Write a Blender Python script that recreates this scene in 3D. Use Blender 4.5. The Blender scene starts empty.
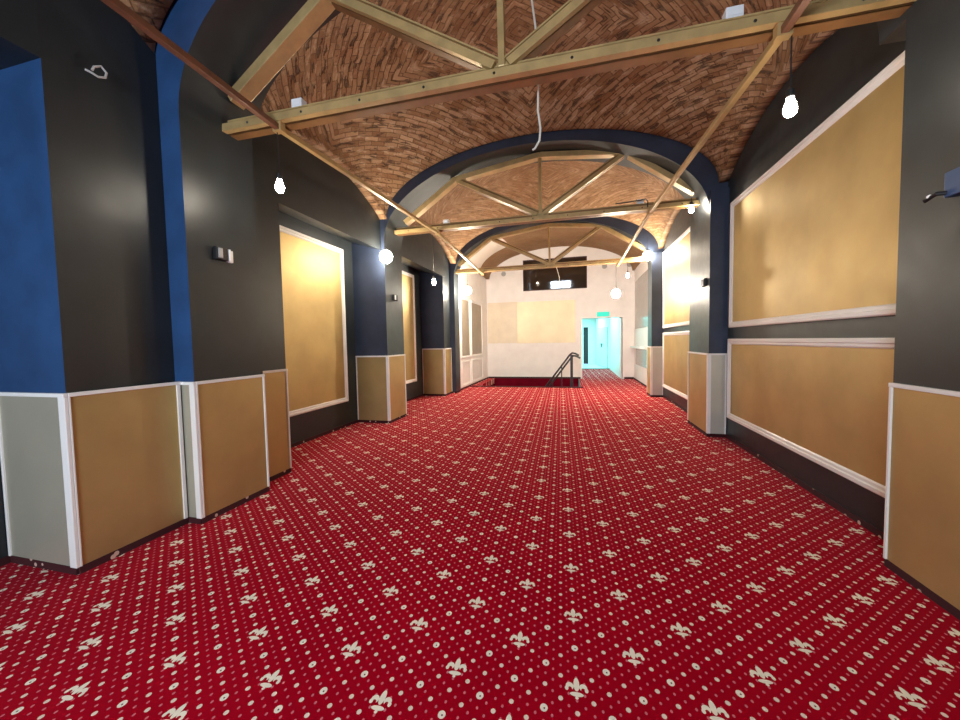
import bpy, bmesh, math, random
from mathutils import Vector, Matrix
random.seed(7)
S = bpy.context.scene
COL = S.collection

# ------------------------------------------------------------------ camera
F, YAW, PIT, ROL, CAMH = 372.95, .24903, .04958, -.0189, 1.6
def cam_axes():
    cy, sy = math.cos(YAW), math.sin(YAW)
    f = Vector((-sy, cy, 0)); r = Vector((cy, sy, 0)); u = Vector((0, 0, 1))
    cp, sp = math.cos(PIT), math.sin(PIT)
    f2 = f*cp - u*sp; u2 = u*cp + f*sp
    cr, sr = math.cos(ROL), math.sin(ROL)
    return r*cr + u2*sr, u2*cr - r*sr, f2
r_, u_, f_ = cam_axes()
cd = bpy.data.cameras.new('camera'); cam = bpy.data.objects.new('camera', cd); COL.objects.link(cam)
cd.sensor_width = 36; cd.lens = F/960*36; cd.clip_start = .05; cd.clip_end = 200
m = Matrix((r_, u_, -f_)).transposed().to_4x4(); m.translation = (0, 0, CAMH)
cam.matrix_world = m
S.camera = cam

# ------------------------------------------------------------------ node helpers
def new_mat(name):
    mt = bpy.data.materials.new(name); mt.use_nodes = True
    nt = mt.node_tree; nt.nodes.clear()
    out = nt.nodes.new('ShaderNodeOutputMaterial')
    b = nt.nodes.new('ShaderNodeBsdfPrincipled')
    nt.links.new(b.outputs[0], out.inputs[0])
    return mt, nt, b
class N:
    def __init__(s, nt): s.nt = nt
    def set(s, sock, v):
        if hasattr(v, 'is_output'): s.nt.links.new(v, sock)
        else: sock.default_value = v
    def m(s, op, a, b=0.0, c=0.0):
        n = s.nt.nodes.new('ShaderNodeMath'); n.operation = op
        s.set(n.inputs[0], a); s.set(n.inputs[1], b); s.set(n.inputs[2], c)
        return n.outputs[0]
    def node(s, t, **kw):
        n = s.nt.nodes.new(t)
        for k, v in kw.items(): setattr(n, k, v)
        return n
    def noise(s, scale, detail=4, vec=None, rough=.55):
        n = s.node('ShaderNodeTexNoise'); n.inputs['Scale'].default_value = scale
        n.inputs['Detail'].default_value = detail; n.inputs['Roughness'].default_value = rough
        if vec is not None: s.nt.links.new(vec, n.inputs['Vector'])
        return n.outputs['Fac']
    def mix(s, fac, a, b):
        n = s.node('ShaderNodeMix'); n.data_type = 'RGBA'
        s.set(n.inputs[0], fac)
        for i, v in ((6, a), (7, b)):
            s.set(n.inputs[i], v if hasattr(v, 'is_output') else (*v[:3], 1))
        return n.outputs[2]
    def ramp(s, fac, a, b):
        n = s.node('ShaderNodeMapRange'); n.clamp = True
        s.set(n.inputs[0], fac); n.inputs[1].default_value = a; n.inputs[2].default_value = b
        return n.outputs[0]
    def bump(s, h, strength, dist, bsdf):
        n = s.node('ShaderNodeBump'); n.inputs['Strength'].default_value = strength
        n.inputs['Distance'].default_value = dist
        s.nt.links.new(h, n.inputs['Height']); s.nt.links.new(n.outputs[0], bsdf.inputs['Normal'])
    def pos(s):
        g = s.node('ShaderNodeNewGeometry'); return g.outputs['Position']

def paint(name, col, rough=.5, var=.15, metallic=0, spec=.5, bump=.05, scale=3):
    mt, nt, b = new_mat(name); n = N(nt); p = n.pos()
    f = n.ramp(n.noise(scale, 5, p), .3, .7)
    lo = tuple(c*(1-var) for c in col); hi = tuple(min(1, c*(1+var)) for c in col)
    nt.links.new(n.mix(f, lo, hi), b.inputs['Base Color'])
    r = n.m('ADD', n.m('MULTIPLY', n.noise(scale*2.3, 3, p), .18), rough-.09)
    nt.links.new(r, b.inputs['Roughness'])
    b.inputs['Metallic'].default_value = metallic
    b.inputs['Specular IOR Level'].default_value = spec
    if bump: n.bump(n.noise(90, 3, p), bump, .004, b)
    return mt
def emit(name, col, strength):
    mt, nt, b = new_mat(name)
    b.inputs['Base Color'].default_value = (*col, 1)
    b.inputs['Emission Color'].default_value = (*col, 1)
    b.inputs['Emission Strength'].default_value = strength
    return mt

CHAR = paint('charcoal_paint', (.0165, .0210, .0240), .42, .2, spec=.5)
NAVY = paint('deep_blue_paint', (.020, .065, .175), .45, .2)
SLATE = paint('slate_blue_paint', (.030, .042, .075), .42, .2)
CREAM = paint('cream_wall_paint', (.85, .82, .79), .6, .04)
WHITE = paint('white_trim_paint', (.86, .85, .82), .4, .03)
SILVER = paint('silvery_gold_paint', (.56, .55, .47), .42, .08, metallic=.35, bump=.12, scale=1.6)
GREYGOLD = paint('greyish_gold_paint', (.44, .42, .33), .45, .08, metallic=.35, bump=.12, scale=1.6)
GOLD = paint('gold_paint', (.50, .36, .15), .54, .12, metallic=.62, bump=.12, scale=1.6)
PALEGOLD = paint('pale_gold_paint', (.88, .77, .52), .45, .1, metallic=.1, scale=1.2)
STEEL = paint('golden_tan_steel_paint', (.50, .35, .15), .38, .2, metallic=.25, scale=5)
TANSHADE = paint('shaded_tan_steel', (.25, .125, .045), .45, .2, metallic=.2, scale=6)  # darker copy of the tan: shade of slot and underside put into colour
RAILBROWN = paint('dark_brown_rail', (.16, .062, .030), .5, .25, scale=6)
BLACK = paint('black_enamel', (.012, .011, .012), .35, .1)
BLACKPL = paint('black_plastic', (.015, .015, .016), .4, .1)
WHITEPL = paint('white_plastic', (.85, .86, .87), .35, .02)
GREYPL = paint('grey_plastic', (.42, .41, .40), .5, .05)
MIRROR = paint('grey_gloss_panel', (.30, .28, .25), .18, .08, metallic=.5)
DARKTRIM = paint('dark_red_trim', (.03, .004, .006), .6, .2)
TILE = paint('pale_floor_tile', (.75, .78, .78), .3, .04)
DOORW = paint('white_door_paint', (.78, .8, .8), .4, .03)
BULB = emit('lit_bulb_glass', (1, .90, .74), 110)
BLOOM_GLOBE = emit('bloom_globe_glow', (1, .895, .73), 290)
BLOOM_GLOBE2 = emit('bloom_globe_glow_dimmer', (1, .88, .70), 105)
GREEN = emit('exit_sign_green', (.0, .50, .38), .5)
CABLE = paint('white_cable_sheath', (.7, .67, .6), .5, .05)

def glass_dark():
    mt, nt, b = new_mat('dark_window_glass'); n = N(nt)
    b.inputs['Base Color'].default_value = (.035, .022, .014, 1)
    b.inputs['Roughness'].default_value = .04
    b.inputs['Specular IOR Level'].default_value = .8
    return mt
GLASS = glass_dark()

def carpet():
    mt, nt, b = new_mat('red_fleur_carpet'); n = N(nt)
    sx = n.node('ShaderNodeSeparateXYZ'); nt.links.new(n.pos(), sx.inputs[0])
    X0 = n.m('SUBTRACT', sx.outputs[0], -.001); Y0 = n.m('SUBTRACT', sx.outputs[1], 1.685)
    c, s = math.cos(.036), math.sin(.036)
    X = n.m('ADD', n.m('MULTIPLY', X0, c), n.m('MULTIPLY', Y0, s))
    Y = n.m('SUBTRACT', n.m('MULTIPLY', Y0, c), n.m('MULTIPLY', X0, s))
    def loc(v, P, o):
        q = n.m('ADD', n.m('DIVIDE', v, P), .5-o)
        return n.m('MULTIPLY', n.m('SUBTRACT', n.m('FRACT', q), .5), P)
    def ell(p, q, cx, cy, rx, ry):
        a = n.m('DIVIDE', n.m('SUBTRACT', p, cx), rx); c_ = n.m('DIVIDE', n.m('SUBTRACT', q, cy), ry)
        d = n.m('ADD', n.m('MULTIPLY', a, a), n.m('MULTIPLY', c_, c_))
        return n.m('LESS_THAN', d, 1.0)
    def mx(*a):
        r = a[0]
        for k in a[1:]: r = n.m('MAXIMUM', r, k)
        return r
    def both(P, Q, fn):
        return mx(fn(loc(X, P, 0), loc(Y, Q, 0)), fn(loc(X, P, .5), loc(Y, Q, .5)))
    def fleur(p, q):
        p, q = n.m('MULTIPLY', p, 1.22), n.m('MULTIPLY', q, 1.15)
        ap = n.m('ABSOLUTE', p)
        side = n.m('SUBTRACT', ell(ap, q, .037, .012, .022, .022), ell(ap, q, .036, -.004, .011, .013))
        return mx(ell(p, q, 0, .026, .016, .040), side, ell(ap, q, .054, -.002, .010, .013),
                  ell(p, q, 0, -.031, .037, .013), ell(p, q, 0, -.05, .009, .009))
    fl = both(.572, .464, fleur)
    big = both(.286, .232, lambda p, q: ell(p, q, 0, 0, .0165, .0185))
    bigc = both(.286, .232, lambda p, q: ell(p, q, .002, -.002, .0038, .0042))
    med = both(.143, .116, lambda p, q: ell(p, q, 0, 0, .0105, .0115))
    sml = both(.0715, .058, lambda p, q: ell(p, q, 0, 0, .0055, .0075))
    near_fl = both(.572, .464, lambda p, q: ell(p, q, 0, 0, .07, .07))
    hole = n.m('MULTIPLY', bigc, n.m('SUBTRACT', 1, near_fl))
    notfl = n.m('SUBTRACT', 1, near_fl)
    tuft = n.noise(260, 2, n.pos()); wear = n.ramp(n.noise(1.3, 4, n.pos()), .3, .75)
    red = n.mix(wear, (.38, .001, .013), (.47, .003, .017))
    red = n.mix(n.m('MULTIPLY', n.ramp(tuft, .35, .7), .35), red, (.16, .0, .006))
    col = n.mix(sml, red, (.70, .17, .21))
    col = n.mix(n.m('MULTIPLY', med, notfl), col, (.92, .72, .60))
    col = n.mix(n.m('MULTIPLY', big, notfl), col, (.95, .84, .70))
    col = n.mix(hole, col, (.10, .02, .02))
    col = n.mix(fl, col, (.95, .86, .70))
    nt.links.new(col, b.inputs['Base Color'])
    b.inputs['Roughness'].default_value = .95
    b.inputs['Specular IOR Level'].default_value = 0
    b.inputs['Sheen Weight'].default_value = .14; b.inputs['Sheen Roughness'].default_value = .3
    b.inputs['Sheen Tint'].default_value = (1, .45, .48, 1)
    n.bump(tuft, .35, .004, b)
    return mt
CARPET = carpet()
def skirting():
    mt, nt, b = new_mat('shaded_carpet_skirting'); n = N(nt)
    v = n.node('ShaderNodeTexVoronoi'); v.inputs['Scale'].default_value = 9
    nt.links.new(n.pos(), v.inputs['Vector'])
    f = n.m('LESS_THAN', v.outputs['Distance'], .16)
    nt.links.new(n.mix(f, (.045, .003, .006), (.62, .42, .34)), b.inputs['Base Color'])  # carpet red taken near black: its unlit look is put into the colour
    b.inputs['Roughness'].default_value = .95
    return mt
SKIRT = skirting()

def brick(plaster=0.0, name='herringbone_brick', white_patch=False):
    mt, nt, b = new_mat(name); n = N(nt)
    uv = n.node('ShaderNodeUVMap'); uv.uv_map = 'vault'
    sp = n.node('ShaderNodeSeparateXYZ'); nt.links.new(uv.outputs[0], sp.inputs[0])
    au, av = n.m('ABSOLUTE', sp.outputs[0]), n.m('ABSOLUTE', sp.outputs[1])
    wob = n.m('MULTIPLY', n.m('SUBTRACT', n.noise(1.5, 2, n.pos()), .5), .10)
    a = n.m('ADD', n.m('MULTIPLY', n.m('ADD', au, av), .7071), wob)
    c = n.m('MULTIPLY', n.m('SUBTRACT', au, av), .7071)
    cv = n.node('ShaderNodeCombineXYZ'); 
    w2 = n.m('MULTIPLY', n.m('SUBTRACT', n.noise(5, 3, n.pos()), .5), .035)
    nt.links.new(n.m('ADD', c, w2), cv.inputs[0]); nt.links.new(n.m('ADD', a, w2), cv.inputs[1])
    bt = n.node('ShaderNodeTexBrick'); nt.links.new(cv.outputs[0], bt.inputs['Vector'])
    bt.inputs['Color1'].default_value = (.245, .125, .055, 1); bt.inputs['Color2'].default_value = (.47, .30, .17, 1)
    bt.inputs['Mortar'].default_value = (.13, .07, .034, 1)
    bt.inputs['Scale'].default_value = 1; bt.inputs['Mortar Size'].default_value = .007
    bt.inputs['Mortar Smooth'].default_value = .3; bt.inputs['Bias'].default_value = -.1
    bt.inputs['Brick Width'].default_value = .27; bt.inputs['Row Height'].default_value = .075
    st = n.ramp(n.noise(1.1, 6, n.pos(), .65), .35, .68)
    col = n.mix(n.m('MULTIPLY', st, .55), bt.outputs['Color'], (.20, .075, .02))
    dust = n.ramp(n.noise(2.6, 6, n.pos(), .7), .52, .75)
    col = n.mix(n.m('MULTIPLY', dust, .55), col, (.42, .30, .19))
    sp2 = n.node('ShaderNodeMapping'); sp2.inputs['Scale'].default_value = (3.2, 13, 1); nt.links.new(cv.outputs[0], sp2.inputs['Vector'])
    chip = n.ramp(n.noise(1.0, 3, sp2.outputs[0]), .57, .64)
    col = n.mix(n.m('MULTIPLY', chip, .75), col, (.06, .03, .016))
    lite = n.ramp(n.noise(1.0, 3, sp2.outputs[0]), .43, .33)
    col = n.mix(n.m('MULTIPLY', lite, .5), col, (.60, .44, .30))
    hgt = n.m('ADD', n.m('MULTIPLY', n.m('MAXIMUM', bt.outputs['Fac'], chip), -1), n.m('MULTIPLY', n.noise(22, 4, n.pos()), .5))
    if plaster:
        blot = n.ramp(n.noise(.9, 6, n.pos(), .6), .3, .7)
        pc = n.mix(blot, (.20, .108, .045), (.29, .175, .085))
        col = n.mix(plaster, col, pc)
        hgt = n.m('MULTIPLY', hgt, 1-plaster)
    if white_patch:
        q = n.node('ShaderNodeSeparateXYZ'); nt.links.new(n.pos(), q.inputs[0])
        w = n.m('MULTIPLY', n.m('LESS_THAN', q.outputs[0], -2.35), n.m('LESS_THAN', q.outputs[1], 14.1))
        col = n.mix(w, col, (.72, .66, .58))
    nt.links.new(col, b.inputs['Base Color'])
    b.inputs['Roughness'].default_value = .75
    b.inputs['Specular IOR Level'].default_value = .3
    n.bump(hgt, 1.0, .03, b)
    return mt
BRICK = brick()
BRICK2 = brick(.45, 'stained_vault_brick')
BRICK3 = brick(.8, 'plastered_vault', True)

# ------------------------------------------------------------------ mesh builder
class MB:
    def __init__(s): s.v = []; s.f = []; s.mi = []; s.sm = []; s.uv = None
    def quadify(s, pts, faces, mi=0, smooth=False):
        o = len(s.v); s.v += [Vector(p) for p in pts]
        for f in faces: s.f.append([o+i for i in f]); s.mi.append(mi); s.sm.append(smooth)
        return s
    def box(s, x0, x1, y0, y1, z0, z1, mi=0, front=None):
        P = [(x, y, z) for z in (z0, z1) for y in (y0, y1) for x in (x0, x1)]
        o = len(s.f)
        s.quadify(P, [(0, 2, 3, 1), (4, 5, 7, 6), (0, 1, 5, 4), (2, 6, 7, 3), (0, 4, 6, 2), (1, 3, 7, 5)], mi)
        if front is not None: s.mi[o+2] = front
        return s
    def bar(s, p, q, side, w, h, mi=0):
        # rectangular bar from p to q; w along 'side', h across
        p, q = Vector(p), Vector(q); d = (q-p).normalized()
        sd = Vector(side); sd = (sd - d*sd.dot(d)).normalized(); n = d.cross(sd)
        P = [e + sd*a*w/2 + n*c*h/2 for e in (p, q) for a, c in ((-1, -1), (1, -1), (1, 1), (-1, 1))]
        return s.quadify(P, [(0, 3, 2, 1), (4, 5, 6, 7), (0, 1, 5, 4), (1, 2, 6, 5), (2, 3, 7, 6), (3, 0, 4, 7)], mi)
    def tube(s, pts, r, n=8, mi=0):
        pts = [Vector(p) for p in pts]; rings = []
        for i, p in enumerate(pts):
            d = (pts[min(i+1, len(pts)-1)] - pts[max(i-1, 0)]).normalized()
            a = d.orthogonal() if i == 0 else (a - d*a.dot(d))
            a = a.normalized(); c = d.cross(a)
            rings.append([p + (a*math.cos(t) + c*math.sin(t))*r for t in [2*math.pi*k/n for k in range(n)]])
        P = [v for rg in rings for v in rg]; fs = []
        for i in range(len(pts)-1):
            for k in range(n):
                fs.append((i*n+k, i*n+(k+1) % n, (i+1)*n+(k+1) % n, (i+1)*n+k))
        fs.append(tuple(range(n-1, -1, -1))); fs.append(tuple((len(pts)-1)*n+k for k in range(n)))
        return s.quadify(P, fs, mi, True)
    def lathe(s, prof, c, axis='z', n=20, mi=0):
        # prof: (radius, along)
        c = Vector(c); P = []; fs = []
        for r, h in prof:
            for k in range(n):
                t = 2*math.pi*k/n; a, d = max(r, 1e-4)*math.cos(t), max(r, 1e-4)*math.sin(t)
                P.append(c + (Vector((a, d, h)) if axis == 'z' else Vector((h, a, d)) if axis == 'x' else Vector((d, h, a))))
        for i in range(len(prof)-1):
            for k in range(n): fs.append((i*n+k, i*n+(k+1) % n, (i+1)*n+(k+1) % n, (i+1)*n+k))
        fs.append(tuple(range(n-1, -1, -1))); fs.append(tuple((len(prof)-1)*n+k for k in range(n)))
        return s.quadify(P, fs, mi, True)
    def build(s, name, mats, parent=None, bevel=0, kind=None, label=None, autos=True):
        me = bpy.data.meshes.new(name)
        base = Vector((0, 0, 0)); pr = parent
        while pr is not None: base += pr.location; pr = pr.parent
        me.from_pydata([tuple(v-base) for v in s.v], [], s.f)
        mats = mats if isinstance(mats, (list, tuple)) else [mats]
        for mt in mats: me.materials.append(mt)
        for p, a, b_ in zip(me.polygons, s.mi, s.sm): p.material_index = a; p.use_smooth = b_
        if s.uv:
            L = me.uv_layers.new(name='vault')
            for lp in me.loops: L.data[lp.index].uv = s.uv[lp.vertex_index]
        bm = bmesh.new(); bm.from_mesh(me); bmesh.ops.recalc_face_normals(bm, faces=bm.faces[:]) if not s.uv else None
        bm.to_mesh(me); bm.free(); me.update()
        if any(s.sm): me.set_sharp_from_angle(angle=math.radians(38))
        o = bpy.data.objects.new(name, me); COL.objects.link(o)
        if parent: o.parent = parent
        if bevel:
            bv = o.modifiers.new('bevel', 'BEVEL'); bv.width = bevel; bv.segments = 2; bv.limit_method = 'ANGLE'
        if kind: o['kind'] = kind
        if label: o['label'] = label
        return o
def recentre(o):
    # put a top-level mesh's origin at its base centre
    vs = [v.co for v in o.data.vertices]
    c = Vector(((min(v.x for v in vs)+max(v.x for v in vs))/2, (min(v.y for v in vs)+max(v.y for v in vs))/2, min(v.z for v in vs)))
    for v in o.data.vertices: v.co -= c
    o.location += c
def tag(o, label, cat, group=None):
    o['label'] = label; o['category'] = cat
    if group: o['group'] = group
    return o
def thing(name, label, cat, loc, group=None):
    o = bpy.data.objects.new(name, None); o.empty_display_size = .1; COL.objects.link(o); o.location = loc
    return tag(o, label, cat, group)
def struct(name, mb, mats, bevel=0): return mb.build(name, mats, None, bevel, 'structure')

# ------------------------------------------------------------------ dimensions
YB, YE, TOP = -3.2, 15.75, 5.9
XC, HW = -.66, 2.99                 # vault axis and half width
WELL = (-3.35, .16, 12.75, 15.75)

# floor
mb = MB(); T = -.2
mb.box(-4.9, 3.0, YB-.3, WELL[2], T, 0)
mb.box(WELL[1], 3.0, WELL[2], YE, T, 0)
mb.box(-4.9, WELL[0], WELL[2], YE, T, 0)
mb.box(.28, 1.82, YE, 21.0, T, 0)
struct('floor', mb, CARPET)
mb = MB(); mb.box(-1.5, 2.2, 21.0, 25.3, T, -.01); struct('floor_lobby', mb, TILE)

# stairwell beside the end wall: walls and flight going down to the left
mb = MB()
mb.box(WELL[0]-.1, WELL[1], YE, YE+.2, -2.2, 0)
mb.box(WELL[0]-.2, WELL[0], WELL[2]-.2, YE, -2.2, T)
mb.box(WELL[0]-.2, WELL[1]+.2, WELL[2]-.2, WELL[2], -2.2, T)
mb.box(WELL[0], WELL[1], WELL[2], YE, -2.3, -2.2)
for k in range(8):
    mb.box(WELL[1]-.28*(k+1), WELL[1]-.28*k, WELL[2], YE, -2.2, -.17*(k+1))
struct('trim_stairwell', mb, paint('shaded_red_carpet', (.14, .004, .014), .95, .2, spec=0))  # red deepened to carry the shade down in the stairwell
mb = MB()
mb.box(WELL[0]-.25, WELL[1]+.1, WELL[2]-.02, WELL[2]+.03, -.2, .03)
mb.box(WELL[1]-.02, WELL[1]+.03, WELL[2]+.03, YE, -.2, .012)
struct('trim_well_edge', mb, DARKTRIM)

# walls ---------------------------------------------------------------
def wedge(mb, y0, y1, pts, mi=0):
    P = [(x, y, z) for y in (y0, y1) for x, z in pts]; n = len(pts)
    mb.quadify(P, [tuple(range(n)), tuple(range(2*n-1, n-1, -1))] + [(i, (i+1) % n, n+(i+1) % n, n+i) for i in range(n)], mi)
XL, XR = -4.9, 2.95
W = MB()
W.box(XL, -4.15, YB, 1.79, 0, TOP)
W.box(XL, -3.43, YB, 1.79, 3.54, TOP)
W.quadify([(XL, 1.79, 3.54), (-3.43, 1.79, 3.54), (-3.50, 2.575, 3.54), (XL, 2.575, 3.54), (XL, 1.79, TOP), (-3.43, 1.79, TOP), (-3.50, 2.575, TOP), (XL, 2.575, TOP)],
          [(0, 3, 2, 1), (4, 5, 6, 7), (0, 1, 5, 4), (1, 2, 6, 5), (2, 3, 7, 6), (3, 0, 4, 7)])
W.box(XL, -3.43, 1.79, 2.575, 0, 1.285, 0, 1)
o_ = len(W.f)
W.quadify([(XL, 1.79, 1.285), (-3.43, 1.79, 1.285), (-3.50, 2.575, 1.285), (XL, 2.575, 1.285), (XL, 1.79, 3.54), (-3.43, 1.79, 3.54), (-3.50, 2.575, 3.54), (XL, 2.575, 3.54)],
          [(0, 3, 2, 1), (4, 5, 6, 7), (0, 1, 5, 4), (1, 2, 6, 5), (2, 3, 7, 6), (3, 0, 4, 7)])
W.mi[o_+2] = 1
W.box(XL, -3.28, 2.575, 3.33, 0, 3.62, 0, 1)
W.box(XL, -3.49, 3.33, 3.9, 0, 4.2)
W.box(XL, -4.30, 3.9, 6.75, 0, 3.7)
wedge(W, 3.9, 6.75, [(XL, 3.62), (-4.3, 3.62), (-3.66, 3.42), (-3.66, TOP), (XL, TOP)])
W.box(XL, -3.66, 3.33, 3.9, 4.2, TOP)
W.box(XL, -3.59, 6.70, 7.45, 0, 3.58, 0, 3)
W.box(XL, -4.45, 7.45, 10.45, 0, 3.8)
wedge(W, 7.45, 10.45, [(XL, 3.72), (-4.45, 3.72), (-3.66, 3.5), (-3.66, TOP), (XL, TOP)])
W.box(XL, -3.74, 10.45, 11.05, 0, TOP, 0, 3)
W.box(XL, -3.59, 11.05, 11.5, 0, 3.62, 0, 3)
W.box(XL, -3.66, 11.5, YE, 0, TOP, 2)
struct('wall_left', W, [CHAR, NAVY, CREAM, SLATE])
W = MB()
W.box(2.08, XR, YB, 2.575, 0, TOP); W.box(2.08, XR, 2.575, 3.11, 0, 3.62)
W.box(2.33, XR, 3.11, 6.65, 0, TOP)
W.box(2.07, XR, 6.65, 6.70, 0, 3.9, 0, 3); W.box(2.07, XR, 6.70, 7.45, 0, 3.58); W.box(2.07, XR, 7.45, 7.70, 0, 4.1)
W.box(2.33, XR, 6.65, 7.70, 3.9, TOP)
W.box(2.32, XR, 7.70, 10.95, 0, TOP)
W.box(2.02, XR, 10.95, 11.05, 0, 3.9, 0, 3); W.box(2.02, XR, 11.05, 11.5, 0, 3.62)
W.box(2.28, XR, 11.5, YE, 0, TOP, 2)
struct('wall_right', W, [CHAR, NAVY, CREAM, SLATE])
DX0, DX1, DZ = .29, 1.84, 2.45
WX0, WX1, WZ0, WZ1 = -2.08, .50, 3.67, 4.95
W = MB(); a, b2 = YE, YE+.25
W.box(XL, DX0, a, b2, 0, WZ0); W.box(DX1, XR, a, b2, 0, WZ0); W.box(DX0, DX1, a, b2, DZ, WZ0)
W.box(XL, WX0, a, b2, WZ0, WZ1); W.box(WX1, XR, a, b2, WZ0, WZ1); W.box(XL, XR, a, b2, WZ1, TOP+.3)
struct('wall_end', W, CREAM)
BW = (-2.1, -.3, 1.3, 2.9)      # opening of the daylight window behind the camera
W = MB(); a, b2 = YB-.3, YB
W.box(XL, BW[0], a, b2, 0, TOP); W.box(BW[1], XR, a, b2, 0, TOP)
W.box(BW[0], BW[1], a, b2, 0, BW[2]); W.box(BW[0], BW[1], a, b2, BW[3], TOP)
struct('wall_back', W, CHAR)
W = MB()
for x in (BW[0], (BW[0]+BW[1])/2, BW[1]): W.box(x-.035, x+.035, YB-.2, YB-.12, BW[2], BW[3])
for z in (BW[2], 2.1, BW[3]): W.box(BW[0], BW[1], YB-.2, YB-.12, z-.035, z+.035)
struct('window_2', W, WHITE)

# arches --------------------------------------------------------------
def ell_z(u, base, rise): return base + rise*math.sqrt(max(0, 1-u*u))
def arch(name, y0, y1, xl, xr, base, rise, foot=None, front=None):
    c, h = (xl+xr)/2, (xr-xl)/2; n = 56; foot = base if foot is None else foot
    th = [math.pi*k/n for k in range(n+1)]
    inn = [(c - h*math.cos(t), base + rise*math.sin(t)) for t in th]
    out = []
    for x, z in inn: out.append((x, TOP+.25))
    out = [(XL if i == 0 else XR if i == n else x, z) for i, (x, z) in enumerate(out)]
    out[0] = (XL, foot); out[-1] = (XR, foot); out[1] = (XL, TOP+.25); out[-2] = (XR, TOP+.25)
    P = []; N_ = len(inn)
    for y in (y0, y1):
        P += [(x, y, z) for x, z in inn] + [(x, y, z) for x, z in out]
    mb = MB(); B = 2*N_
    for i in range(N_-1):
        mb_f = [((i, i+1, N_+i+1, N_+i), 1), ((B+i, B+N_+i, B+N_+i+1, B+i+1), 1), ((i, B+i, B+i+1, i+1), 0), ((N_+i, N_+i+1, B+N_+i+1, B+N_+i), 0)]
        for f, k in mb_f: mb.f.append(list(f)); mb.mi.append(k); mb.sm.append(k == 0)
    mb.f.append([0, N_, B+N_, B]); mb.mi.append(0); mb.sm.append(False)
    mb.f.append([N_-1, B+N_-1, B+2*N_-1, 2*N_-1]); mb.mi.append(0); mb.sm.append(False)
    mb.v = [Vector(p) for p in P]
    return struct(name, mb, [CHAR, front or SLATE])
arch('trim_near_arch', 2.575, 3.33, -3.28, 2.08, 3.62, 1.45, front=NAVY)
arch('trim_middle_arch', 6.70, 7.45, -3.59, 2.07, 3.58, 1.45)
arch('trim_far_arch', 11.05, 11.5, -3.59, 2.02, 3.62, 1.40)

# vaults --------------------------------------------------------------
def vault(name, y0, y1, mat, B=.46, tilt=0.0, yc=None, rise=1.3, base=4.0):
    nx, ny = 72, 28; P = []; UV = []; fs = []
    yc = (y0+y1)/2 if yc is None else yc; hb = (y1-y0)/2
    arc = [0]; prev = None
    th = [math.pi*k/nx for k in range(nx+1)]
    px = [(-math.cos(t)*(HW+.03), base + rise*math.sin(t)) for t in th]
    for k in range(1, nx+1): arc.append(arc[-1] + math.dist(px[k], px[k-1]))
    mid = arc[-1]/2
    for j in range(ny+1):
        y = y0 + (y1-y0)*j/ny; t = (y-(y0+y1)/2)/hb
        for k in range(nx+1):
            P.append(Vector((XC+px[k][0], y, px[k][1] + B*(1-t*t) + tilt*(y-y0)/(y1-y0))))
            UV.append((arc[k]-mid, y-yc))
    for j in range(ny):
        for k in range(nx):
            a = j*(nx+1)+k; fs.append((a, a+nx+1, a+nx+2, a+1))
    mb = MB(); mb.quadify(P, fs, 0, True); mb.uv = UV
    o = struct(name, mb, mat)
    so = o.modifiers.new('thickness', 'SOLIDIFY'); so.thickness = .16; so.offset = 1
    return o
vault('ceiling', -3.3, 2.58, BRICK)
vault('ceiling_front_bay', 3.32, 6.72, BRICK)
vault('ceiling_second_bay', 7.45, 11.05, BRICK2)
vault('ceiling_end_bay', 11.5, YE+.02, BRICK3, .12, .26)

# wainscot on piers -----------------------------------------------------
def wainscot(label, p, q, zt, z0=.055, tw0=.045, tw1=.045, mat=None, ext=0.0):
    """one board on the wall face p->q (plan), the room on the right-hand side of the walk"""
    p, q = Vector((*p, 0)), Vector((*q, 0)); d = (q-p).normalized(); nr = Vector((d.y, -d.x, 0)); L = (q-p).length
    c = (p+q)/2
    root = thing('wainscot', label, 'wainscot', (c.x, c.y, z0), 'gold wainscot boards round the piers')
    def slab(a, b_, za, zb, t, nm, mat):
        A = p + d*a + nr*(t/2+.001); B_ = p + d*b_ + nr*(t/2+.001)
        MB().bar((A.x, A.y, (za+zb)/2), (B_.x, B_.y, (za+zb)/2), nr, t, zb-za).build(nm, mat, root, .003 if t > .015 else 0)
    slab(0, L, z0, zt-.022, .010, 'gold_panel' if mat is None else 'silvery_panel', mat or GOLD)
    slab(0, L+ext, zt-.022, zt+.006, .026, 'cap_trim', WHITE)
    if tw0: slab(0, tw0, z0, zt-.022, .022, 'corner_trim', WHITE)
    if tw1: slab(L-tw1, L+ext, z0, zt-.022, .022, 'corner_trim', WHITE)
    return root
wainscot('greyish front wainscot board at the far left edge below the deep blue face', (-4.14, 1.79), (-3.43, 1.79), 1.29, tw0=.02, mat=GREYGOLD, ext=.022)
wainscot('widest gold wainscot board on the left, nearest the viewer, below black paint', (-3.43, 1.79), (-3.43, 2.55), 1.29, tw0=.012, tw1=.03)
wainscot('very narrow wainscot strip below the thin blue strip on the left', (-3.43, 2.575), (-3.28, 2.575), 1.285, tw0=.0, tw1=.035, mat=GREYGOLD, ext=.022)
wainscot('gold wainscot board below the small fitting on the near left pier', (-3.28, 2.575), (-3.28, 3.33), 1.285, tw0=.014, tw1=.02)
wainscot('slim gold wainscot board just left of the first tall left wall panel', (-3.49, 3.345), (-3.49, 3.9), 1.30, tw0=.02, tw1=.02)
wainscot('front wainscot board of the second left pier', (-4.29, 6.70), (-3.59, 6.70), 1.35, tw0=.02, tw1=.03, ext=.022)
wainscot('narrow side wainscot board of the second left pier, beside the farther tall panel', (-3.59, 6.70), (-3.59, 7.45), 1.35, tw0=.02, tw1=.02)
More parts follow.
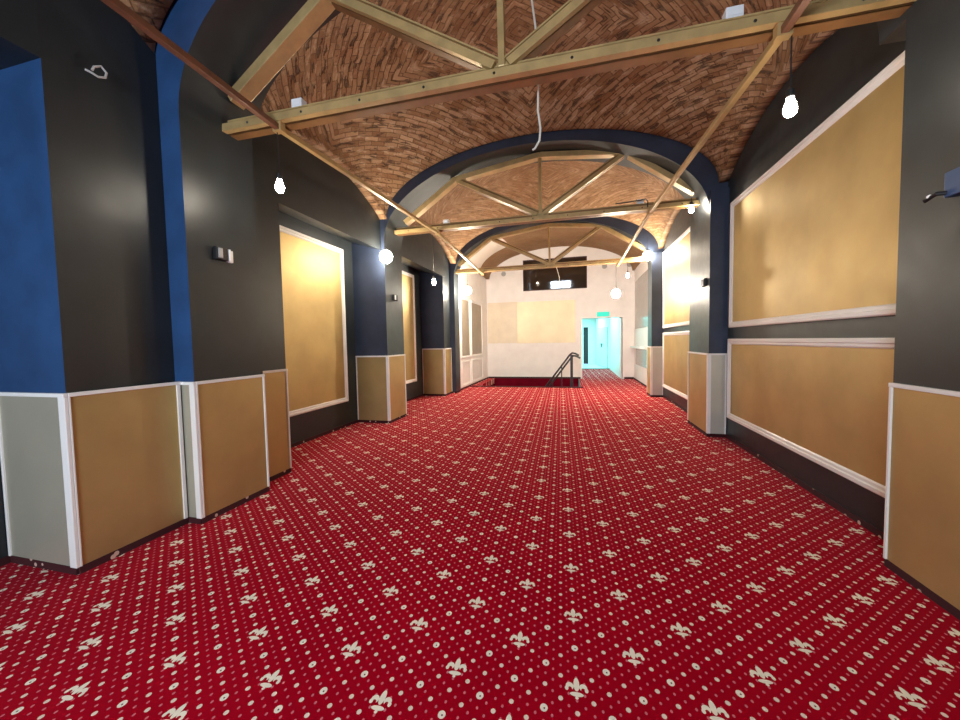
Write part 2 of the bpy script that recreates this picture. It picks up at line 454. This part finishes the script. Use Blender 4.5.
wainscot('front wainscot board of the farthest left pier', (-4.44, 10.45), (-3.74, 10.45), 1.41, tw0=.02, tw1=.04, ext=.022)
wainscot('narrow side wainscot board of the farthest left pier', (-3.74, 10.45), (-3.74, 11.04), 1.41, tw0=.02, tw1=.02)
wainscot('wide brown gold wainscot board at the right edge of the room, nearest the viewer', (2.08, 3.11), (2.08, -1.5), 1.265, tw0=.02, tw1=.02)
wainscot('brown side wainscot board of the middle right pier', (2.07, 7.70), (2.07, 6.65), 1.335, tw0=.02, tw1=.02, ext=.022)
wainscot('silvery front wainscot board of the middle right pier', (2.07, 6.65), (2.32, 6.65), 1.335, tw0=.03, tw1=.02, mat=SILVER)
wainscot('side wainscot board of the farthest right pier', (2.02, 11.5), (2.02, 10.95), 1.37, tw0=.02, tw1=.02, ext=.022)
wainscot('narrow pale front wainscot board of the farthest right pier', (2.02, 10.95), (2.31, 10.95), 1.37, tw0=.03, tw1=.02, mat=SILVER)

# framed wall panels ------------------------------------------------------
def wall_panel(label, x, y0, y1, z0, z1, sgn, fw=.085, gold=GOLD, group='white framed gold wall panels'):
    root = thing('wall_panel', label, 'wall panel', (x, (y0+y1)/2, z0), group)
    g = MB(); xs = sorted((x, x+sgn*.012)); g.box(xs[0], xs[1], y0+fw*.6, y1-fw*.6, z0+fw*.6, z1-fw*.6)
    g.build('gold_field', gold, root)
    prof = [(0, 0), (0, .03), (.012, .038), (fw*.45, .038), (fw*.55, .026), (fw*.85, .026), (fw, .014), (fw, 0)]
    P = []; fs = []; n = len(prof)
    for ins, h in prof:
        P += [(x+sgn*h, y, z) for y, z in ((y0+ins, z0+ins), (y1-ins, z0+ins), (y1-ins, z1-ins), (y0+ins, z1-ins))]
    for i in range(n):
        j = (i+1) % n
        for k in range(4): fs.append((i*4+k, i*4+(k+1) % 4, j*4+(k+1) % 4, j*4+k))
    f = MB(); f.quadify(P, fs); f.build('frame', WHITE, root)
    return root
wall_panel('tall gold panel in white frame, largest and nearest on the left wall', -4.30, 4.25, 6.36, .49, 3.40, 1)
wall_panel('narrow looking tall gold panel in white frame between the two far left piers', -4.45, 7.9, 9.95, .49, 3.52, 1)
wall_panel('large upper gold panel on the right wall, nearest the viewer', 2.33, 3.36, 6.52, 1.74, 3.62, -1)
wall_panel('large lower gold panel on the right wall, below the biggest panel', 2.33, 3.36, 6.55, .34, 1.57, -1)
wall_panel('upper gold panel on the right wall beyond the middle pier', 2.32, 8.2, 10.92, 1.86, 3.86, -1)
wall_panel('lower gold panel on the right wall beyond the middle pier', 2.32, 8.2, 10.92, .29, 1.74, -1)
TAUPE = paint('taupe_panel_paint', (.36, .31, .24), .45, .08, metallic=.2)
for lab, a, b2, z0, z1, g in (('tall taupe panel at left in the white end bay, nearer one', 11.85, 12.95, 1.05, 3.1, TAUPE),
                              ('tall taupe panel at left in the white end bay, beside the end wall', 13.1, 14.75, 1.05, 3.1, TAUPE),
                              ('low cream panel at left in the white end bay, nearer one', 11.85, 12.95, .1, .95, CREAM),
                              ('low cream panel at left in the white end bay, beside the end wall', 13.1, 14.75, .1, .95, CREAM)):
    wall_panel(lab, -3.66, a, b2, z0, z1, 1, .07, g, 'panels at left in the end bay')
# baseboards
def base_run(mb, pts, h=.055, t=.014):
    for p, q in zip(pts, pts[1:]):
        p, q = Vector((*p, 0)), Vector((*q, 0)); d = (q-p).normalized(); nr = Vector((d.y, -d.x, 0))
        A, B_ = p + nr*t/2, q + nr*t/2
        mb.bar((A.x, A.y, h/2), (B_.x, B_.y, h/2), nr, t, h)
mb = MB()
base_run(mb, [(-4.15, YB), (-4.15, 1.79), (-3.43, 1.79), (-3.43, 2.575), (-3.28, 2.575), (-3.28, 3.33), (-3.49, 3.33), (-3.49, 3.9), (-4.3, 3.9), (-4.3, 6.70), (-3.59, 6.70), (-3.59, 7.45), (-4.45, 7.45), (-4.45, 10.45), (-3.74, 10.45), (-3.74, 11.05), (-3.59, 11.05), (-3.59, 11.5), (-3.66, 11.5), (-3.66, YE)])
struct('baseboard_left', mb, SKIRT)
mb = MB()
base_run(mb, [(2.28, YE), (2.28, 11.5), (2.02, 11.5), (2.02, 10.95), (2.32, 10.95), (2.32, 7.7), (2.07, 7.7), (2.07, 6.65), (2.33, 6.65), (2.33, 3.11), (2.08, 3.11), (2.08, YB)])
struct('baseboard_right', mb, SKIRT)
mb = MB()
mb.box(-3.64, DX0, YE-.015, YE-.001, .0, .07); mb.box(DX1, 2.26, YE-.015, YE-.001, 0, .08)
struct('baseboard_end', mb, DARKTRIM)

# end wall: window, gold board, vents, exit sign, doorway ------------------
w = MB(); t = .04
w.box(WX0, WX1, YE+.02, YE+.06, WZ0, WZ0+t); w.box(WX0, WX1, YE+.02, YE+.06, WZ1-t, WZ1)
w.box(WX0, WX0+t, YE+.02, YE+.06, WZ0+t, WZ1-t); w.box(WX1-t, WX1, YE+.02, YE+.06, WZ0+t, WZ1-t)
fr = struct('window_1', w, DARKTRIM)
g = MB(); P = [(WX0+t*.5, YE+.21, WZ0+.0), (WX1-t*.5, YE+.21, WZ0+.0), (WX1-t*.5, YE+.07, WZ1-.0), (WX0+t*.5, YE+.07, WZ1-.02)]
P += [(x, y+.008, z) for x, y, z in P]
g.quadify(P, [(0, 1, 2, 3), (7, 6, 5, 4), (0, 4, 5, 1), (1, 5, 6, 2), (2, 6, 7, 3), (3, 7, 4, 0)])
g.build('pane', GLASS, fr)
w = MB(); w.box(WX0-.1, WX1+.1, YE+.25, YE+.3, WZ0-.1, WZ1+.1); struct('wall_booth', w, BLACK)

root = thing('wall_board', 'wide pale gold board on the end wall under the dark window', 'board', (-1.8, YE-.02, 1.49))
b_ = MB(); b_.box(-2.35, .03, YE-.02, YE-.002, 1.49, 3.22); b_.build('bright_board', PALEGOLD, root, .003)
b_ = MB(); b_.box(-3.62, -2.355, YE-.018, YE-.002, 1.51, 3.24); b_.build('dull_board', paint('beige_board', (.80, .70, .54), .5, .06), root, .003)

def vent(label, x, z):
    r = thing('wall_vent', label, 'vent', (x, YE-.03, z-.1), 'round grey vents high on the end wall')
    MB().lathe([(.10, -.002), (.10, -.016), (.085, -.026), (.07, -.026), (.06, -.016)], (x, YE, z), 'y', 24).build('rim', GREYPL, r)
    MB().lathe([(.055, -.010), (.055, -.022), (.02, -.030)], (x, YE, z), 'y', 20).build('disc', GREYPL, r)
vent('round grey vent on the end wall left of the dark window', -2.9, 4.44)
vent('round grey vent on the end wall right of the dark window', 1.17, 4.49)
vent('round grey vent on the end wall near the right corner', 2.1, 4.5)

r = thing('exit_sign', 'small glowing green sign above the doorway', 'sign', (1.1, YE-.06, 2.48))
MB().box(.86, 1.36, YE-.05, YE-.002, 2.49, 2.70).build('housing', WHITEPL, r, .06)
MB().box(.875, 1.345, YE-.062, YE-.050, 2.505, 2.685).build('lit_face', GREEN, r, .005)

# doorway lining
w = MB(); t = .05
w.box(DX0-.06, DX0, YE-.02, YE+.27, 0, DZ+.06); w.box(DX1, DX1+.06, YE-.02, YE+.27, 0, DZ+.06); w.box(DX0, DX1, YE-.02, YE+.27, DZ, DZ+.06)
struct('door_1', w, WHITE, .004)
# corridor and lobby
w = MB()
w.box(DX0-.3, DX0-.02, YE+.27, 21.0, 0, 2.9); w.box(1.80, 2.1, YE+.27, 21.0, 0, 2.9)
w.box(-1.6, -1.5, 21, 25.3, 0, 2.9); w.box(-1.6, DX0-.3, 20.9, 21.0, 0, 2.9)
w.box(-1.6, .56, 25.3, 25.5, 0, 2.9); w.box(.86, 2.3, 25.3, 25.5, 0, 2.9); w.box(.56, .86, 25.3, 25.5, 2.4, 2.9)
w.box(2.1, 2.3, 21.0, 25.3, 0, 2.9)
struct('wall_corridor', w, CREAM)
w = MB(); w.box(-1.6, 2.3, YE+.25, 25.5, 2.9, 3.0); struct('ceiling_corridor', w, CREAM)
w = MB(); w.box(.5, .9, 25.7, 25.8, 0, 2.6); struct('wall_lobby_recess', w, CHAR)
w = MB(); w.box(DX0-.02, 1.80, 20.97, 21.03, -.02, .03); struct('trim_threshold', w, DARKTRIM)
# double doors on the slanted lobby wall
A, Bq = Vector((1.80, 21.3, 0)), Vector((1.32, 24.9, 0)); d = (Bq-A).normalized(); nr = Vector((-d.y, d.x, 0))
if nr.x > 0: nr = -nr
w = MB(); C1 = A - nr*.06; C2 = Bq - nr*.06
w.bar((C1.x, C1.y, 1.45), (C2.x, C2.y, 1.45), nr, .1, 2.9); struct('wall_lobby', w, CREAM)
w = MB(); C1 = A + d*.25 + nr*.002; C2 = A + d*3.08 + nr*.002
w.bar((C1.x, C1.y, 1.13), (C2.x, C2.y, 1.13), nr, .02, 2.26); struct('trim_door_gap', w, GREYPL)
for k, (s0, s1, lab, hs) in enumerate(((.35, 1.65, 'white door leaf in the cyan corridor, nearer leaf', 1), (1.68, 2.98, 'white door leaf in the cyan corridor, farther leaf', 0))):
    p, q = A + d*s0 + nr*.015, A + d*s1 + nr*.015
    r = thing('corridor_door', lab, 'door', ((p.x+q.x)/2, (p.y+q.y)/2, 0), 'double door leaves at the corridor end')
    MB().bar((p.x, p.y, 1.13), (q.x, q.y, 1.13), nr, .045, 2.2).build('leaf', DOORW, r, .004)
    hp = (A + d*(s1-.1 if hs else s0+.1)) + nr*.06; hq = hp + d*(-.14 if hs else .14)
    MB().bar((hp.x, hp.y, 1.12), (hp.x, hp.y, 1.36), nr, .02, .05).bar((hp.x, hp.y, 1.28), (hq.x, hq.y, 1.28), nr, .03, .03).build('handle', BLACKPL, r)

# handrail at the stairwell ------------------------------------------------
r = thing('handrail', 'black metal handrail slanting down into the stairwell by the end wall', 'handrail', (-.12, 13.15, 0))
yR = 13.15
for nm, dy, dz in (('handrail_bar', 0, 0), ('handrail_bar', .13, -.10)):
    pts = [(x+dy*.35, y_, z_) for x, y_, z_ in ((.14, yR+dy, 1.06+dz), (.02, yR+dy, 1.13+dz), (-.08, yR+dy, 1.15+dz), (-.16, yR+dy, 1.09+dz), (-.95, yR+dy, .03+dz), (-1.6, yR+dy, -.85+dz))]
    MB().tube(pts, .032, 10).build(nm, BLACK, r)
MB().box(-.15, -.06, yR+.03, yR+.12, -.17, 1.09).build('post', BLACK, r, .006)
MB().box(-.46, -.425, yR+.05, yR+.085, -.34, .69).build('baluster', BLACK, r, .003)
MB().box(-.78, -.745, yR+.05, yR+.085, -.51, .24).build('baluster', BLACK, r, .003)

# trusses --------------------------------------------------------------------
def truss(label, y, xl, xr, zb, node, lfoot, lknee, apex, rknee, rfoot):
    r = thing('roof_truss', label, 'truss', (node[0], y, zb), 'painted steel trusses under the arches')
    side = (0, 1, 0)
    def member(nm, p, q, h=.075, s=1.0, solid=False):
        P, Q = Vector((p[0], y, p[1])), Vector((q[0], y, q[1])); d = (Q-P).normalized()
        up = Vector((-d.z, 0, d.x));  up = -up if up.z < 0 or (abs(up.z) < 1e-6 and up.x < 0) else up
        if solid:
            MB().bar(P, Q, side, .15 if h > .06 else .06, h).build(nm, STEEL, r, .006); return
        m_ = MB(); hw = h + .042*s
        m_.bar(P+Vector((0, -.045*s, 0)), Q+Vector((0, -.045*s, 0)), side, .05*s, h, 0)
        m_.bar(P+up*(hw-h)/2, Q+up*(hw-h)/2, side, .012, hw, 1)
        o3 = up*(hw-h/2+.004)+Vector((0, -.008, 0)); m_.bar(P+o3, Q+o3, side, .035, .014, 0)
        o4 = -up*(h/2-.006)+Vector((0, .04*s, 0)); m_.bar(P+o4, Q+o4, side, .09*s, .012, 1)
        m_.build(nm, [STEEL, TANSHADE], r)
    zt = zb + .042
    member('tie_beam', (xl, zt), (xr, zt), .068, 1.15)
    nz = zt + .06
    member('king_post', (node[0], nz+.02), (apex[0], apex[1]-.05), .055, .8, True)
    member('diagonal_strut', (node[0]-.06, nz+.02), (lknee[0]+.03, lknee[1]-.03), .065, .9)
    member('diagonal_strut', (node[0]+.06, nz+.02), (rknee[0]-.03, rknee[1]-.03), .065, .9)
    for p, q in ((lfoot, lknee), (lknee, apex), (apex, rknee), (rknee, rfoot)): member('rafter', p, q, .095, solid=True)
    for (x, z), wd, hh in ((node, .30, .12), (lknee, .2, .12), (rknee, .2, .12), (apex, .22, .1)):
        zz = zt+.06 if (x, z) == node else z
        MB().box(x-wd/2, x+wd/2, y-.012, y+.012, zz-hh/2, zz+hh/2).build('gusset_plate', STEEL, r)
    for k in range(9):
        x = xl+.3 + (xr-xl-.6)*k/8
        MB().lathe([(.011, 0), (.011, -.008), (.006, -.012)], (x, y-.077, zt), 'y', 8).build('bolt', BLACK, r)
    return r
truss('tan steel roof truss nearest the viewer, cut by the top edge', 3.06, -3.275, 2.075, 3.66, (-.55, 3.78), (-3.19, 3.97), (-2.10, 4.70), (-.56, 4.94), (.95, 4.68), (2.0, 3.95))
truss('tan steel roof truss under the middle arch', 7.1, -3.52, 2.06, 3.80, (-.60, 3.9), (-3.30, 4.02), (-2.22, 4.74), (-.60, 4.98), (.88, 4.83), (2.0, 4.02))
truss('tan steel roof truss under the farthest arch', 11.25, -3.58, 2.0, 3.72, (-.69, 3.8), (-3.5, 3.98), (-2.45, 4.72), (-.72, 4.95), (.75, 4.80), (1.9, 4.05))

def rail(label, pts):
    r = thing('ceiling_rail', label, 'rail', pts[-1], 'lengthwise rails below the trusses')
    m_ = MB()
    MB().bar(pts[0], pts[1], (1, 0, 0), .05, .05).build('brown_rail_bar', RAILBROWN, r, .004)  # first length of the rail in a darker brown
    for p, q in zip(pts[1:], pts[2:]): m_.bar(p, q, (1, 0, 0), .05, .05)
    m_.build('rail_bar', STEEL, r, .004)
    for p in pts[1:]:
        MB().box(p[0]-.045, p[0]+.045, p[1]-.03, p[1]+.03, p[2]-.035, p[2]+.05).build('clamp', STEEL, r)
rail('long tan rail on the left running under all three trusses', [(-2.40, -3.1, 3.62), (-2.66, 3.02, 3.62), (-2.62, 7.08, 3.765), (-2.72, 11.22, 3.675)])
rail('long tan rail on the right running under all three trusses', [(1.30, -3.1, 3.62), (1.36, 3.02, 3.62), (1.27, 7.08, 3.765), (1.20, 11.22, 3.675)])

# small white boxes on the ties
def wbox(label, x, y, z):
    r = thing('junction_box', label, 'junction box', (x, y, z), 'white boxes on the tie beams')
    MB().box(x-.055, x+.055, y-.04, y+.04, z, z+.075).build('case', WHITEPL, r, .006)
    MB().box(x-.045, x+.045, y-.046, y-.04, z+.01, z+.065).build('lid', WHITEPL, r, .003)
wbox('white box on the nearest tie beam, left end by the rail', -2.47, 3.07, 3.792)
wbox('white box on the nearest tie beam at the top right of the picture', 1.08, 3.07, 3.792)
wbox('white box on the middle tie beam, left end', -2.44, 7.11, 3.932)
wbox('white box on the middle tie beam, right part', 1.12, 7.11, 3.932)

# pendant bulbs ---------------------------------------------------------------
def pendant(label, x, y, z, ztop, bloom_globe=False, gmat=None):
    r = thing('pendant_bulb', label, 'light bulb', (x, y, z), 'bare pendant bulbs')
    if bloom_globe:
        R0 = .12; prof = [(R0*math.sin(a), -R0*math.cos(a)) for a in [math.pi*k/14 for k in range(13)]] + [(.03, R0*1.0)]  # oversized sphere: the bloom round a small bulb is built into its shape
        MB().lathe(prof, (x, y, z), 'z', 24).build('bulb', gmat or BLOOM_GLOBE, r); zs = z + R0*1.0
    else:
        prof = [(0.001, -.052), (.018, -.049), (.032, -.036), (.039, -.016), (.038, .004), (.032, .027), (.024, .050), (.02, .07)]
        MB().lathe(prof, (x, y, z), 'z', 20).build('bulb', BULB, r); zs = z + .07
    MB().lathe([(.021, 0), (.025, .004), (.025, .05), (.012, .065), (.005, .075)], (x, y, zs), 'z', 16).build('socket', BLACKPL, r)
    MB().tube([(x, y, zs+.07), (x, y, ztop)], .005, 6).build('cord', BLACKPL, r)
pendant('bare white bulb hanging by the upper left, in front of the black wall', -2.68, 3.02, 3.085, 3.60)
pendant('bare white bulb at the upper right, above the largest gold panel', 1.41, 3.02, 3.12, 3.60)
pendant('bulb enlarged to show its bloom at the corner of the second left pier', -3.46, 6.52, 3.24, 4.35, True, BLOOM_GLOBE2)
pendant('bare bulb in front of the farther left pier', -2.72, 7.08, 2.80, 3.74)
pendant('bare bulb just right of the middle arch, above the second upper gold panel', 1.90, 7.02, 3.73, 4.05)
pendant('glowing bulb on a thin cord left of the end wall', -3.20, 11.18, 3.17, 3.73, True)
pendant('glowing bulb on a thin cord above the doorway', 1.14, 11.2, 2.87, 3.65, True)
pendant('bulb enlarged to show its bloom at the farthest right pier', 1.90, 10.88, 3.80, 4.3, True, BLOOM_GLOBE2)
pendant('small bulb on a short cord between the two right glowing bulbs', 1.45, 11.23, 3.36, 3.73)
# hanging cables
def cable(label, pts, r=.008, mat=None):
    o = MB().tube(pts, r, 8).build('hanging_cable', mat or CABLE); recentre(o); return tag(o, label, 'cable')
cable('white cable dangling from the brick vault behind the nearest truss',
      [(-.40, 3.9, 5.55), (-.40, 3.7, 5.1), (-.36, 3.5, 4.7), (-.31, 3.38, 4.3), (-.30, 3.33, 3.95), (-.285, 3.3, 3.75), (-.29, 3.3, 3.55), (-.27, 3.3, 3.4), (-.28, 3.3, 3.3), (-.32, 3.3, 3.24), (-.34, 3.3, 3.23)], .009)
cable('thin white cable hanging from the farthest truss before the dark window',
      [(-.50, 11.25, 3.72), (-.47, 11.2, 3.62), (-.44, 11.2, 3.5), (-.42, 11.2, 3.42), (-.41, 11.2, 3.2)], .007)
cable('short black cable looped over the middle tie beam', [(.7, 7.0, 3.945), (1.1, 6.99, 3.96), (1.18, 6.98, 3.97), (1.22, 6.98, 3.93), (1.22, 6.99, 3.83)], .01, BLACKPL)

# small fittings on piers -------------------------------------------------------
def fitting(label, x, y, z, sgn, s=1.0):
    r = thing('wall_socket_fitting', label, 'fitting', (x, y, z), 'small black and white fittings on the piers')
    xs = lambda a, b: sorted((x+sgn*a, x+sgn*b))
    MB().box(*xs(0, .045), y-.10*s, y+.02*s, z-.06, z+.06).build('black_block', BLACKPL, r, .006)
    MB().box(*xs(.045, .06), y-.085*s, y-.045*s, z-.045, z+.045).build('grey_switch', GREYPL, r, .003)
    MB().box(*xs(0, .05), y+.03*s, y+.05*s, z-.06, z+.055).box(*xs(0, .03), y+.05*s, y+.09*s, z-.065, z+.05).build('white_terminal' if s == 1 else 'terminal', WHITEPL if s == 1 else BLACKPL, r, .004)
fitting('small black and white fitting on the blue striped left pier', -3.28, 2.92, 2.48, 1)
fitting('small black fitting on the second left pier, below the glowing bulb', -3.59, 7.07, 2.53, 1, .9)
fitting('small black fitting on the middle right pier', 2.07, 6.85, 2.49, -1, .9)
r = thing('wall_bracket', 'black bracket with bright tip at the right edge of the picture', 'bracket', (2.08, 2.72, 2.36))
MB().box(2.03, 2.08, 2.60, 2.74, 2.36, 2.50).build('plate', NAVY, r, .006)
MB().tube([(2.05, 2.72, 2.385), (2.0, 2.74, 2.39), (1.99, 2.80, 2.37)], .012, 8).build('arm', BLACKPL, r)
MB().lathe([(.001, -.014), (.012, -.008), (.014, 0), (.012, .008), (.001, .014)], (1.995, 2.775, 2.385), 'z', 12).build('tip', WHITEPL, r)
pts = [(-3.42, 2.02, 3.62), (-3.40, 2.05, 3.61), (-3.39, 2.08, 3.60), (-3.385, 2.12, 3.62), (-3.385, 2.13, 3.66), (-3.39, 2.10, 3.69), (-3.395, 2.06, 3.66), (-3.40, 2.05, 3.63)]
o = MB().tube(pts, .008, 8).build('cable_loop', GREYPL); recentre(o); tag(o, 'grey cable loop sticking out of the black wall at upper left', 'cable')

# serving hatch on the right of the end bay ----------------------------------------
r = thing('serving_hatch', 'grey glossy hatch with a white ledge on the right wall of the end bay', 'hatch', (2.28, 14, .6))
MB().box(2.255, 2.279, 12.0, 15.45, 1.98, 3.78).build('glossy_panel', MIRROR, r, .004)
MB().box(2.265, 2.279, 12.0, 15.45, 1.32, 1.96).build('white_band', WHITE, r, .003)
MB().box(2.10, 2.279, 13.4, 15.6, 1.25, 1.31).build('ledge', WHITE, r, .006)
MB().box(2.262, 2.279, 12.0, 15.3, .62, 1.23).build('lower_panel', MIRROR, r, .003)

# ------------------------------------------------------------------ light
wd = bpy.data.worlds.new('world'); S.world = wd; wd.use_nodes = True
bg = wd.node_tree.nodes['Background']; bg.inputs[0].default_value = (.5, .68, 1, 1); bg.inputs[1].default_value = .6
def area(name, loc, rot, sx, sy, power, col):
    l = bpy.data.lights.new(name, 'AREA'); l.shape = 'RECTANGLE'; l.size = sx; l.size_y = sy; l.energy = power; l.color = col
    o = bpy.data.objects.new(name, l); COL.objects.link(o); o.location = loc; o.rotation_euler = rot
    return o
area('daylight', ((BW[0]+BW[1])/2, YB-.35, (BW[2]+BW[3])/2), (math.radians(90), 0, 0), BW[1]-BW[0], BW[3]-BW[2], 250, (.76, .88, 1))
area('corridor_lamp', (1.05, 18.4, 2.87), (0, 0, 0), .9, 3.5, 68, (.24, 1, 1))
area('lobby_lamp', (.6, 23.2, 2.87), (0, 0, 0), 1.5, 2, 60, (.30, 1, 1))

vs = S.view_settings; vs.view_transform = 'Standard'; vs.look = 'None'; vs.gamma = 1; vs.use_curve_mapping = False
vs.exposure = 0.9
S.cycles.max_bounces = 8; S.cycles.diffuse_bounces = 5; S.cycles.sample_clamp_indirect = 6
S.cycles.use_denoising = True
